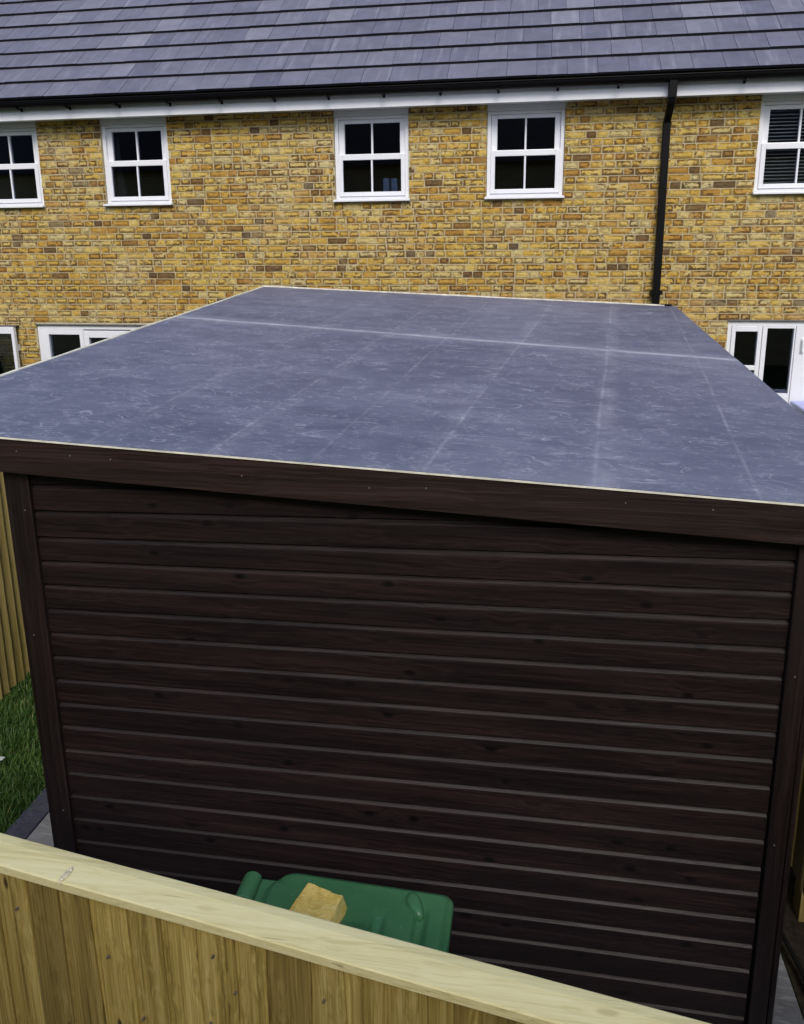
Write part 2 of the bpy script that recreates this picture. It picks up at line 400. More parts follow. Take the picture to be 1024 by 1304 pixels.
# rear and end walls, upper floor slab and ceiling close the volume
wall.box(HX0, HX1, WY+7.0, WY+7.1, -.05, 4.62, mi=1); wall.box(HX0, HX0+.1, WY+.01, WY+7, -.05, 4.62, mi=1); wall.box(HX1-.1, HX1, WY+.01, WY+7, -.05, 4.62, mi=1)
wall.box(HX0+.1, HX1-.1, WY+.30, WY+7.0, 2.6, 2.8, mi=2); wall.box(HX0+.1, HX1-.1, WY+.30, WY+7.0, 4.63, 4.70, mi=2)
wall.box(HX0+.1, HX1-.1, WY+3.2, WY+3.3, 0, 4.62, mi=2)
# bricks
C0 = 4.424; k0 = int(C0/.075)
for k in range(-k0, 3):
    z0 = C0+.075*k-.075+.0065; z1 = z0+.062
    if z0 < 0: continue
    x = HX0+(.0 if k % 2 else .056)-rng.uniform(0, .02)
    j = k & 1
    while x < HX1:
        hdr = j % 2 if rng.random() < .6 else rng.random() < .72
        j += 1
        L = rng.uniform(.098, .108) if hdr else rng.choice((.215, .205, .19))
        if rng.random() < .12: L = rng.uniform(.13, .16)
        a, b = x, x+L; x += L+.010
        segs = [(max(a, HX0), min(b, HX1))]
        for (o0, o1, c, d) in openings:
            if z1 > c+.004 and z0 < d-.004:
                ns = []
                for (s0, s1) in segs:
                    if s1 <= o0 or s0 >= o1: ns.append((s0, s1)); continue
                    if s0 < o0: ns.append((s0, o0))
                    if s1 > o1: ns.append((o1, s1))
                segs = ns
        for (s0, s1) in segs:
            if s1-s0 < .02: continue
            t = [rng.uniform(-.002, .002) for _ in range(8)]; pr = rng.uniform(0, .004)
            zz1 = min(z1, 4.615)
            if zz1-z0 < .01: continue
            A = (s0+t[0], WY-pr, z0+t[1]); B = (s1+t[2], WY-pr, z0+t[3]); Cc = (s1+t[4], WY-pr, zz1+t[5]); Dd = (s0+t[6], WY-pr, zz1+t[7])
            e = .006
            A2, B2, C2, D2 = [(q[0], WY+e, q[2]) for q in (A, B, Cc, Dd)]
            r = rng.random(); r = r if rng.random() < .95 else r*.2
            rr = (r, rng.random(), s1-s0); LL = s1-s0
            wall.quad([A, B, Cc, Dd], rr, 0, [(0,0),(LL,0),(LL,.062),(0,.062)])
            for q in ((A, D, 0),):
                pass
            for P, Q, P2, Q2 in ((A, A2, B2, B), (B, B2, C2, Cc), (Cc, C2, D2, Dd), (Dd, D2, A2, A)):
                wall.quad([P, Q, P2, Q2], rr, 0, [(0,0)]*4)
wall.build('wall', [M_brick, M_mortar, M_interior], house)

def ring(mb, x0, x1, z0, z1, wl, wr, wb, wt, y0, y1):
    mb.box(x0, x0+wl, y0, y1, z0, z1); mb.box(x1-wr, x1, y0, y1, z0, z1)
    mb.box(x0+wl, x1-wr, y0+.0005, y1, z1-wt, z1); mb.box(x0+wl, x1-wr, y0+.0005, y1, z0, z0+wb)
def pane(x0, x1, z0, z1, y, parent):
    mb = MB(); mb.box(x0, x1, y, y+.006, z0, z1); return mb.build('pane', M_glass, parent)

for wi, (x0, x1) in enumerate(UP):
    f = MB(); yf = WY+.030
    ring(f, x0+.004, x1-.004, 3.632, 4.50, .040, .040, .030, .030, yf, yf+.10)
    win = f.build('window', M_white, house, bevel=.004)
    h = MB(); h.box(x0+.003, x1-.003, WY+.012, WY+.10, 4.502, 4.612); h.box(x0+.003, x1-.003, WY+.004, WY+.012, 4.502, 4.516)
    h.build('head_panel', M_white2, win, bevel=.002)
    s = MB(); s.hexa([(x0-.014, WY-.055, 3.606), (x1+.014, WY-.055, 3.606), (x1+.014, WY+.02, 3.606), (x0-.014, WY+.02, 3.606),
                      (x0-.014, WY-.055, 3.626), (x1+.014, WY-.055, 3.626), (x1+.014, WY+.02, 3.636), (x0-.014, WY+.02, 3.636)])
    s.build('sill', M_white, win, bevel=.003)
    u = MB(); ring(u, x0+.046, x1-.046, 4.062, 4.468, .062, .058, .050, .040, yf+.030, yf+.075); cx = (x0+x1)/2
    u.box(cx-.010, cx+.010, yf+.034, yf+.07, 4.112, 4.428); us = u.build('upper_sash', M_white, win, bevel=.003)
    l = MB(); ring(l, x0+.044, x1-.044, 3.664, 4.104, .046, .046, .046, .058, yf-.012, yf+.028)
    l.box(cx-.010, cx+.010, yf-.006, yf+.024, 3.710, 4.046); ls = l.build('lower_sash', M_white, win, bevel=.004)
    pane(x0+.108, x1-.104, 4.112, 4.428, yf+.052, win); pane(x0+.090, x1-.090, 3.710, 4.046, yf+.008, win)
    if wi == 4:
        b = MB(); z = 3.69
        while z < 4.46:
            b.hexa([(x0+.07, yf+.090, z), (x1-.07, yf+.090, z), (x1-.07, yf+.115, z+.010), (x0+.07, yf+.115, z+.010),
                    (x0+.07, yf+.090, z+.002), (x1-.07, yf+.090, z+.002), (x1-.07, yf+.115, z+.012), (x0+.07, yf+.115, z+.012)]); z += .0345
        b.build('blind', M_blind, win)
    if wi == 1:
        c = MB(); rows = []
        for z in (3.64, 4.1, 4.5):
            rows.append([(x0+.05+.11*t/24*(.7 if z > 4 else 1.2), yf+.16+.016*math.sin(t*1.3), z) for t in range(25)])
        c.grid(rows); c.build('curtain', M_curtain, win, smooth=True)

# ground floor glazing
f = MB(); ring(f, -5.998, -3.852, .125, 2.214, .05, .05, .05, .05, WY+.02, WY+.09)
win = f.build('patio_door', M_white, house, bevel=.004)
for (a, b, t, wl) in ((-5.944, -5.392, 2.162, .088), (-5.388, -4.63, 2.150, .066), (-4.626, -3.906, 2.162, .07)):
    d = MB(); ring(d, a, b, .178, t, wl, .052, .09, .062 if wl > .08 else .085, WY+.012, WY+.07)
    dd = d.build('door_leaf', M_white, win, bevel=.004); pane(a+wl, b-.052, .268, t-(.062 if wl > .08 else .085), WY+.045, dd)
h = MB(); h.box(-6.01, -3.84, WY-.008, WY+.010, 2.219, 2.232); h.build('lintel_strip', M_lead, win)
# glazed leaf folded open flat against the brickwork
f = MB(); ring(f, -7.02, -6.232, .15, 2.203, .045, .040, .10, .085, WY-.115, WY-.065)
dl = f.build('open_door_leaf', M_white, house, bevel=.004); pane(-6.976, -6.272, .25, 2.118, WY-.09, dl)
h = MB(); h.box(-7.02, -6.225, WY-.112, WY-.012, 2.204, 2.216); h.build('lintel_strip', M_lead, dl)
for z in (.5, 1.2, 1.9):
    h = MB(); h.box(-6.262, -6.242, WY-.066, WY-.006, z, z+.08); h.build('hinge', M_white, dl)
# kitchen window on the right
f = MB(); ring(f, 2.076, 3.716, .125, 2.314, .040, .040, .05, .050, WY+.02, WY+.09)
f.box(2.745, 2.760, WY+.018, WY+.09, .175, 2.264); win = f.build('kitchen_window', M_white, house, bevel=.004)
d = MB(); ring(d, 2.118, 2.425, .90, 2.262, .042, .042, .06, .056, WY+.010, WY+.07); d.box(2.160, 2.383, WY+.012, WY+.07, 1.79, 1.84)
ds = d.build('sash', M_white, win, bevel=.004); pane(2.16, 2.383, 1.84, 2.206, WY+.04, ds); pane(2.16, 2.383, .96, 1.79, WY+.04, ds)
d = MB(); ring(d, 2.430, 2.745, 1.445, 2.262, .046, .004, .098, .020, WY+.008, WY+.07)
ds = d.build('sash', M_white, win, bevel=.004); pane(2.476, 2.741, 1.543, 2.242, WY+.04, ds)
d = MB(); d.box(2.762, 3.05, WY+.006, WY+.07, .175, 2.262); d.box(3.055, 3.67, WY+.006, WY+.07, .175, 2.262); d.box(2.43, 2.745, WY+.012, WY+.07, .175, 1.442); d.box(2.118, 2.425, WY+.012, WY+.07, .175, .897)
dp = d.build('door_panel', M_white, win, bevel=.003)
h = MB(); h.box(2.822, 2.842, WY-.03, WY+.006, 2.0, 2.12); h.box(2.815, 2.85, WY-.006, WY+.006, 1.98, 2.14); h.build('handle', M_white2, dp, bevel=.003)
h = MB(); h.box(2.06, 3.73, WY-.008, WY+.010, 2.319, 2.332); h.build('lintel_strip', M_lead, win)

# fascia, soffit, gutter, downpipe
f = MB(); f.box(HX0-.1, HX1+.1, WY-.215, WY-.195, 4.545, 4.70); f.build('fascia', M_white, house, bevel=.002)
f = MB(); f.box(HX0-.1, HX1+.1, WY-.194, WY-.001, 4.560, 4.570); f.box(HX0-.1, HX1+.1, WY-.19, WY+.3, 4.70, 4.71); f.build('soffit', M_white2, house)
f = MB(); rows = []
for x in (HX0-.12, HX1+.12):
    rows.append([(x, WY-.285+.058*math.cos(a), 4.722-.062*math.sin(a)) for a in [math.pi*i/12 for i in range(13)]]
                +[(x, WY-.285+.052*math.cos(a), 4.722-.056*math.sin(a)) for a in [math.pi*i/12 for i in range(12, -1, -1)]])
f.grid(rows, closed=True); f.tube([(HX0-.12, WY-.345, 4.724), (HX1+.12, WY-.345, 4.724)], .007, 8)
f.build('gutter', M_black, house, smooth=False)
x = -6.9
while x < HX1:
    if abs(x-1.306) > .12:
        b = MB(); b.box(x-.012, x+.012, WY-.350, WY-.214, 4.648, 4.662); b.box(x-.011, x+.011, WY-.224, WY-.216, 4.634, 4.70); b.build('gutter_bracket', M_black, house)
    x += .592
f = MB(); px = 1.306
f.tube([(px, WY-.285, 4.68), (px, WY-.285, 4.52)], .054, 4, sq=True)
f.tube([(px, WY-.285, 4.55), (px, WY-.278, 4.50), (px, WY-.10, 4.37), (px, WY-.062, 4.32), (px, WY-.062, 4.27)], .046, 4, sq=True)
f.tube([(px, WY-.062, 4.34), (px, WY-.062, .12)], .050, 4, sq=True)
dpipe = f.build('downpipe', M_black, house, bevel=.006)
for z in (2.62, 1.5, .4):
    b = MB(); b.box(px-.058, px+.058, WY-.105, WY+.004, z-.02, z+.02); b.build('pipe_clip', M_black, dpipe)

# roof tiles
P = R(41); G = .319; E0 = Vector((0, WY-.30, 4.742)); up = Vector((0, math.cos(P), math.sin(P))); nr = Vector((0, -math.sin(P), math.cos(P)))
roof = MB(); TW = .298
NROW = 19
for k in range(NROW):
    x = HX0-.2+(TW/2 if k % 2 else 0)+rng.uniform(-.01, .01)
    while x < HX1+.2:
        w = TW if rng.random() > .04 else TW*.5
        a = rng.random(); rr = (min(1, max(0, .45+.20*rng.gauss(0, 1))), a, rng.random())
        j = rng.uniform(-.003, .003); lift = .044+rng.uniform(-.002, .002)
        s0 = k*G-.004+j; s1 = (k+1)*G+.03
        lo = E0+up*s0; hi = E0+up*s1; X0 = Vector((x+.0018, 0, 0)); X1 = Vector((x+w-.0018, 0, 0))
        A, B, Cc, Dd = lo+X0+nr*lift, lo+X1+nr*lift, hi+X1+nr*.012, hi+X0+nr*.012
        th = nr*-.026
        roof.quad([A, B, Cc, Dd], rr, 0)
        roof.quad([A+th, B+th, B, A], rr, 1); roof.quad([A, Dd, Dd+nr*-.012, A+th], rr, 1); roof.quad([B, B+th, Cc+nr*-.012, Cc], rr, 1); roof.quad([B+th, A+th, Dd+nr*-.012, Cc+nr*-.012], rr, 1)
        x += w
top = E0+up*(NROW*G)
roof.quad([(HX0-.2, E0.y+.02, E0.z-.012), (HX1+.2, E0.y+.02, E0.z-.012), (HX1+.2, top.y+.02, top.z-.012), (HX0-.2, top.y+.02, top.z-.012)], mi=1)
by = 2*top.y-E0.y
roof.quad([(HX0-.2, top.y+.02, top.z-.012), (HX1+.2, top.y+.02, top.z-.012), (HX1+.2, by, E0.z), (HX0-.2, by, E0.z)], mi=0)
for X in (HX0-.15, HX1+.15): roof.quad([(X, E0.y+.03, 4.70), (X, top.y+.02, top.z-.03), (X, by-.02, 4.70)], mi=1)
roof.build('roof', [M_tile, M_tilebutt], house)

# pale objects standing inside the windows
b = MB(); b.box(-1.665, -1.600, WY+.17, WY+.36, 3.62, 3.86); o = b.build('ring_binder', M_binder, loc=(-1.63, WY+.26, 3.62)); tag(o, 'pale blue ring binder standing just left of its twin behind the window glass', 'binder', 'binders behind the sash window')
b = MB(); b.box(-1.575, -1.510, WY+.17, WY+.36, 3.62, 3.86); o = b.build('ring_binder', M_binder, loc=(-1.54, WY+.26, 3.62)); tag(o, 'pale blue ring binder at the right of the pair behind the window glass', 'binder', 'binders behind the sash window')

# ------------------------------------------------------------------ the shed
shed = thing('garden_shed', 'large dark brown timber garden shed with grey rubber sheet roof', 'shed', (-1.983, 2.76, .02))
def wy(x): return 2.759-.0082*(x+1.983)
LZ = [2.127,2.013,1.909,1.802,1.693,1.583,1.474,1.362,1.249,1.137,1.020,.904,.787,.668,.550,.433,.316,.200,.083]
RZ = [2.205,2.087,1.971,1.863,1.753,1.641,1.526,1.410,1.298,1.183,1.064,.945,.821,.704,.581,.457,.336,.215,.099]
clad = MB(); NX = 48
xl, xr = -1.99, .935
Ltop = 2.127+.112; Rtop = 2.205+.118
lz = [Ltop+.112, Ltop]+LZ+[-.02]; rz = [Rtop+.118, Rtop]+RZ+[-.02]
def topz(x): return roofpt(x+1.983, 0).z-.03
for k in range(len(lz)-1):
    rr = r3(); rows = [[] for _ in range(6)]; wv = rng.uniform(0, 99)
    for i in range(NX+1):
        t = i/NX; x = xl+(xr-xl)*t; y = wy(x)
        wob = .0035*noise.noise((x*1.1, wv, k))+.004*math.sin(math.pi*t)*0
        zt = lz[k]*(1-t)+rz[k]*t; zb = lz[k+1]*(1-t)+rz[k+1]*t
        # slight measured bow of the courses
        zt = min(zt, topz(x)); zb = min(zb, topz(x))
        zt = zt+.008; zb = zb+.008
        if zt-zb < .02: zt = zb+.02 if False else zt
        fy = .0015*noise.noise((x*2, k*3.3, wv))
        rows[0].append((x, y+.017, zt+wob*0)); rows[1].append((x, y+.0125, max(zb, zt-.011))); rows[2].append((x, y+.001+fy, max(zb, zt-.020)))
        rows[3].append((x, y+fy, max(zb, zt-.025))); rows[4].append((x, y-.0005+fy, zb+.001)); rows[5].append((x, y+.018, zb+.0005))
    clad.grid(rows[::-1], rr)
clad.build('wall_cladding', M_dark, shed)
body = MB()
y0 = wy(xl)+.016
BL = (-2.06, y0); BR = (1.0, wy(xr)+.016)
def col_top(x, y): return roofpt(x+1.983, y-2.765).z-.02
cs = [(-2.06, y0), (1.0, y0-.02), (1.04, 7.45), (-2.02, 7.45)]
body.hexa([(*c, .02) for c in cs]+[(*c, col_top(*c)) for c in cs])
body.build('side_walls', M_dark, shed)
for (xa, xb, ya) in ((-2.076, -1.984, 0), (.934, 1.004, 0)):
    c = MB(); dx = .012 if xa > 0 else .012
    yA, yB = wy(xa)-.020, wy(xa)+.012
    zt = topz((xa+xb)/2)
    c.hexa([(xa+dx, yA, .0235), (xb+dx*.6, yA, .0235), (xb+dx*.6, yB, .0235), (xa+dx, yB, .0235), (xa, yA, zt), (xb, yA, zt), (xb, yB, zt), (xa, yB, zt)], r3())
    cp = c.build('corner_board', M_darkv, shed, bevel=.004)
    s = 1 if xa > 0 else -1; xo = xb if xa > 0 else xa
    c = MB(); e = .021*s; xo2 = xo+.001*s
    a_, b_ = (xo2, xo2+e) if s > 0 else (xo2+e, xo2)
    c.hexa([(a_+.012, yA+.006, .0235), (b_+.012, yA+.006, .0235), (b_+.012, yA+.11, .0235), (a_+.012, yA+.11, .0235), (a_, yA+.006, zt), (b_, yA+.006, zt), (b_, yA+.11, zt), (a_, yA+.11, zt)], r3())
    c.build('corner_board', M_darkv, shed, bevel=.004)
    for z in ((2.14, 1.58, .72) if xa < 0 else (1.66, .95)):
        q = MB(); xc = (xa+xb)/2+rng.uniform(-.02, .02)
        q.tube([(xc, yA-.0025, z), (xc, yA+.004, z)], [.003, .0036], 10); q.build('screw', M_screw, cp)
# roof deck, fascia boards, trims
X0, X1r, Y0r, Y1r = -.705, 3.243, -.072, 4.855
deck = MB(); deck.hexa([roofpt(X0+.01, Y0r+.03, -.05), roofpt(X1r-.01, Y0r+.03, -.05), roofpt(X1r-.01, Y1r-.01, -.05), roofpt(X0+.01, Y1r-.01, -.05),
                        roofpt(X0+.01, Y0r+.03, -.008), roofpt(X1r-.01, Y0r+.03, -.008), roofpt(X1r-.01, Y1r-.01, -.008), roofpt(X0+.01, Y1r-.01, -.008)])
deck.build('roof_deck', M_dark, shed)
fb = MB(); NXf = 30; rows = [[], [], [], []]; bot = []
for i in range(NXf+1):
    X = X0+(X1r-X0)*i/NXf; w = .0015*noise.noise((X*1.4, 3, 1))
    a = roofpt(X, Y0r, -.003); b = roofpt(X, Y0r, -.143+w)
    rows[0].append((a.x, a.y+.022, a.z)); rows[1].append((a.x, a.y, a.z)); rows[2].append((b.x, b.y, b.z)); rows[3].append((b.x, b.y+.022, b.z))
fb.grid(rows, r3(), closed=False, flip=True)
fb.grid([rows[3], rows[0]], r3(), flip=True)
fas = fb.build('front_fascia', M_fas, shed)
for X in (-.62, .0, .23, .40, .93, 1.42, 1.63, 2.33, 2.62, 3.0):
    q = MB(); c = roofpt(X, Y0r, -.045-rng.uniform(0, .03)); q.tube([(c.x, c.y-.002, c.z), (c.x, c.y+.004, c.z)], [.0026, .0033], 10); q.build('screw', M_screw, fas)
for (a, b, c, d) in ((X0, Y0r+.023, X0, Y1r), (X1r, Y0r+.023, X1r, Y1r)):
    q = MB(); s = .02 if a < 0 else -.02
    q.hexa([roofpt(a, b, -.13), roofpt(a+s, b, -.13), roofpt(c+s, d, -.13), roofpt(c, d, -.13), roofpt(a, b, -.004), roofpt(a+s, b, -.004), roofpt(c+s, d, -.004), roofpt(c, d, -.004)], r3())
    q.build('side_fascia', M_dark, shed)
q = MB(); q.hexa([roofpt(X0+.021, Y1r-.02, -.13), roofpt(X1r-.021, Y1r-.02, -.13), roofpt(X1r-.021, Y1r, -.13), roofpt(X0+.021, Y1r, -.13), roofpt(X0+.021, Y1r-.02, -.01), roofpt(X1r-.021, Y1r-.02, -.01), roofpt(X1r-.021, Y1r, -.01), roofpt(X0+.021, Y1r, -.01)])
q.build('back_fascia', M_dark, shed)
mb = MB(); NXm, NYm = 60, 60; rows = []
for j in range(NYm+1):
    row = []
    for i in range(NXm+1):
        X = X0-.002+(X1r-X0+.006)*i/NXm; Y = Y0r-.001+(Y1r-Y0r+.002)*j/NYm
        e = min(1, min(i, NXm-i, j, NYm-j)/4)
        h = .0022*noise.noise((X*1.1, Y*1.1, 0))*e
        seam = 2.77-.115*X; h += .003/(1+math.exp((Y-seam)*160))
        row.append((X, Y, h))
    rows.append(row)
mb.grid(rows)
rf = mb.build('roof_membrane', M_memb, smooth=False)
rf.data.polygons.foreach_set('use_smooth', [True]*len(rf.data.polygons))
rf.parent = shed
ex_ = RX.normalized(); ez_ = RX.cross(RYv).normalized(); ey_ = ez_.cross(ex_)
MW = Matrix(((ex_.x, ey_.x, ez_.x, RO.x), (ex_.y, ey_.y, ez_.y, RO.y), (ex_.z, ey_.z, ez_.z, RO.z), (0, 0, 0, 1)))
rf.matrix_basis = Matrix.Translation(-Vector(shed.location)) @ MW
def trimstrip(pts, wid, hgt, name='edge_trim', drop=.012):
    q = MB(); n = len(pts)-1; NS = 24; rows = [[], [], [], []]
    (a, b), (c, d) = pts; L = math.hypot(c-a, d-b); nx, ny = -(d-b)/L, (c-a)/L
    for i in range(NS+1):
        t = i/NS; X = a+(c-a)*t; Y = b+(d-b)*t; w = wid*(1+.35*noise.noise((t*13, a, b))); hh = hgt*(1+.5*noise.noise((t*9, b, 2)))
        rows[0].append(roofpt(X, Y, -drop)); rows[1].append(roofpt(X, Y, hh)); rows[2].append(roofpt(X+nx*w, Y+ny*w, hh)); rows[3].append(roofpt(X+nx*w, Y+ny*w, .0005))
    q.grid(rows, flip=True); q.build(name, M_trim, shed)
trimstrip([(X0-.004, Y0r-.006), (X1r+.004, Y0r-.006)], .004, .0022, drop=.004)
trimstrip([(X0-.004, Y1r+.004), (X0-.004, Y0r-.006)], .018, .009)
trimstrip([(X1r-.02, Y1r+.004), (X0-.004, Y1r+.004)], .022, .010)
q = MB(); a = roofpt(X1r-.12, Y1r-.01, .008); q.box(a.x, a.x+.10, a.y-.01, a.y+.02, a.z-.02, a.z+.006); q.build('corner_cap', M_black, shed, bevel=.002)

# ------------------------------------------------------------------ fences
def feather_fence(root, P0, P1, z0, z1, side, mat, wid=.105, seg=8, thick=.016, part='board', wav=.004, jitter=0):
    """overlapping boards from P0 to P1; 'side' is the unit normal they face"""
    P0 = Vector((*P0, 0)); P1 = Vector((*P1, 0)); d = (P1-P0); L = d.length; d.normalize(); nrm = Vector((*side, 0)).normalized()
    s = 0; mb = MB()
    while s < L:
        w = wid*rng.uniform(.82, 1.15); e = min(L, s+w); rr = r3(); ph = rng.uniform(0, 50)
        zz0 = z0-rng.uniform(0, jitter)
        prof = [(0, thick), (.08, thick*1.12), (.3, thick*.92), (.65, thick*.62), (1.0, thick*.36), (1.12, thick*.25)]
        rows = []
        for j in range(seg+1):
            z = zz0+(z1-zz0)*j/seg
            row = []
            a = wav*noise.noise((ph, z*1.7, 0)); b = wav*noise.noise((ph+9, z*1.7, 0))
            row.append(P0+d*(s+a)+nrm*0+Vector((0, 0, z)))
            for (t, h) in prof:
                q = s+a+(w+b-a)*t; cv = .0018*noise.noise((ph+t*3, z*2.2, 5))
                row.append(P0+d*min(q, L+.02)+nrm*(h+cv+.002)+Vector((0, 0, z)))
            rows.append(row)
        mb.grid(rows, rr)
        mb.quad(rows[0][::-1], rr); mb.quad(rows[-1], rr)
        s = e
    return mb.build(part, mat, root)
# near fence: runs along the bottom of the view, 8.3 degrees off square
ang = math.atan2(-.147, 1); fx0, fy0 = -1.247, 1.455
def fp(s, n): return (fx0+math.cos(ang)*s+math.sin(ang)*n, fy0+math.sin(ang)*s-math.cos(ang)*n)   # n>0 towards the camera
nf = thing('timber_fence', 'pale new timber fence with flat capping rail in the foreground', 'fence', (*fp(1.2, .04), 0))
def nearboards():
    P0 = fp(-1.9, .050); P1 = fp(3.9, .050); nx, ny = math.sin(ang), -math.cos(ang)
    return feather_fence(nf, P1, P0, .0, 1.776, (nx, ny), M_fence, .092, 26, .0075, 'boards', .016)
bo = nearboards()
q = MB()
for s0, s1 in ((-1.92, 3.92),):
    NS = 60; rows = [[] for _ in range(8)]
    for i in range(NS+1):
        s = s0+(s1-s0)*i/NS; w = .0012*noise.noise((s*2.3, 0, 0)); v = .0010*noise.noise((s*3.1, 7, 0))
        for r, (n, z) in enumerate(((0, 1.775), (0, 1.797), (.003, 1.799), (.0235, 1.801), (.0245, 1.8012), (.077, 1.795), (.080, 1.792), (.080, 1.772))):
            rows[r].append((*fp(s, n+w), z+v))
    q.grid(rows, (.5, .3, .7)); q.grid([rows[-1], rows[0]], (.5, .3, .7))
# the capping wood grain runs along its own length
cap = q.build('capping_rail', M_cap, nf)
import sys
kc = fp(.248, .062); q = MB(); rows = []
for k in range(5):
    rr_k = k/4; row = []
    for t in range(20):
        a = t*math.pi/10; sx_ = .0085*rr_k*(1+.35*noise.noise((math.cos(a)*1.3, math.sin(a)*1.3, 3))); sy_ = .021*rr_k*(1+.35*noise.noise((math.cos(a)*1.3, math.sin(a)*1.3, 8)))
        n_ = .062+sy_*math.sin(a); s_ = .248+sx_*math.cos(a)-.25*(n_-.062)*.3
        if n_ > .0795: c_ = fp(s_, .0822); z_ = 1.792-(n_-.0795)*1.6
        else: c_ = fp(s_, n_); z_ = 1.8012-(n_-.0245)*.118+.0026+.0012*(1-rr_k**3)+.0006*noise.noise((s_*200, n_*200, 0))
        row.append((c_[0], c_[1], z_))
    rows.append(row)
q.grid(rows, closed=True); q.build('knot', M_knot, nf)
q = MB()
for z in (.35, 1.55):
    a = fp(-1.9, .048); b = fp(3.9, .048); c = fp(3.9, .015); d = fp(-1.9, .015)
    q.hexa([(*a, z), (*b, z), (*c, z), (*d, z), (*a, z+.07), (*b, z+.07), (*c, z+.07), (*d, z+.07)])
q.build('rail', M_fencel, nf)
for s in (-1.1, .72, 2.6):
    q = MB(); a = fp(s, .012); b = fp(s+.09, .012); c = fp(s+.09, -.07); d = fp(s, -.07)
    q.hexa([(*a, 0), (*b, 0), (*c, 0), (*d, 0), (*a, 1.70), (*b, 1.70), (*c, 1.70), (*d, 1.70)]); q.build('post', M_fencel, nf)
# nail heads and the pale knot scar on the cap
for s, z in ((.09, 1.66), (.34, 1.60), (.62, 1.69), (.60, 1.50), (.67, 1.61), (.88, 1.66), (1.0, 1.58), (1.08, 1.66), (1.24, 1.69), (.42, 1.45), (1.4, 1.63)):
    q = MB(); c = fp(s, .064); nx, ny = math.sin(ang), -math.cos(ang)
    q.tube([(c[0]-nx*.004, c[1]-ny*.004, z), (c[0]+nx*.003, c[1]+ny*.003, z)], [.0034, .0028], 8); q.build('nail', M_nail, nf)

lf = thing('timber_fence', 'weathered close-board fence behind the lawn at the left edge', 'fence', (-3.70, 5.4, 0))
feather_fence(lf, (-3.70, 9.0-.3), (-3.70, 2.2), .03, 1.85, (1, 0), M_fencel, .088, 10, .026, 'boards', .012, .02)
q = MB(); q.box(-3.735, -3.705, 2.2, 8.7, 1.4, 1.48); q.box(-3.735, -3.705, 2.2, 8.7, .3, .38); q.build('rail', M_fencel, lf)
q = MB(); q.box(-3.75, -3.66, 2.2, 8.7, 1.852, 1.88); q.build('capping_rail', M_fencel, lf)
rfn = thing('timber_fence', 'pale boarded fence squeezed between the shed and the right edge', 'fence', (1.32, 5.0, 0))
feather_fence(rfn, (1.245, 2.0), (1.245, 8.5), .425, 1.85, (-1, 0), M_fencel, .15, 6, .014, 'boards', .006, .03)
q = MB(); q.box(1.248, 1.30, 2.0, 8.5, 1.4, 1.48); q.box(1.248, 1.30, 2.0, 8.5, .50, .58); q.build('rail', M_fencel, rfn)
for y in (2.1, 3.36, 5.2, 7.0):
    q = MB(); q.box(1.34, 1.43, y, y+.09, 0, 1.8); q.build('post', M_fencel, rfn)
feather_fence(rfn, (1.46, 2.0), (1.46, 8.5), .02, .45, (-1, 0), M_fencel, .15, 3, .014, 'plinth_boards', .004, .0)
h = MB(); h.tube([(1.16, 3.50, .035), (1.19, 3.38, .05), (1.225, 3.2, .06), (1.255, 3.02, .05), (1.27, 2.85, .04), (1.30, 2.5, .03)], .012, 10)
tag(h.build('hose', M_blackp, loc=(1.22, 3.2, .03), smooth=True), 'thin black hose lying along the slab edge by the shed', 'hose')

# ------------------------------------------------------------------ wheelie bin
binT = thing('wheelie_bin', 'green plastic wheelie bin standing between the shed and the near fence', 'bin', (-.55, 1.88, .022))
def rrect(cx, cy, lx, ly, r, n=7):
    pts = []
    for (sx, sy, a0) in ((1, 1, 0), (-1, 1, 90), (-1, -1, 180), (1, -1, 270)):
        for i in range(n):
            a = R(a0+90*i/(n-1)); pts.append((cx+sx*(lx/2-r)+r*math.cos(a), cy+sy*(ly/2-r)+r*math.sin(a)))
    return pts
BX0, BX1, BY0, BY1 = -.840, -.222, 1.615, 2.185
bcx, bcy = (BX0+BX1)/2, (BY0+BY1)/2
b = MB(); rows = []
for z, lx, ly, ox in ((.05, .46, .44, .03), (.12, .47, .45, .03), (.5, .51, .48, .01), (.90, .565, .525, 0), (.95, .575, .53, 0), (.955, .61, .56, 0), (.995, .615, .565, 0), (.995, .56, .50, 0), (.6, .50, .46, .01)):
    rows.append([(x, y, z+.022) for x, y in rrect(bcx+ox, bcy, lx, ly, .05)])
b.grid(rows, closed=True, flip=False); b.quad([p for p in rows[0]][::-1]); b.quad(rows[-1])
b.build('body', M_bin, binT, smooth=False, bevel=.004)
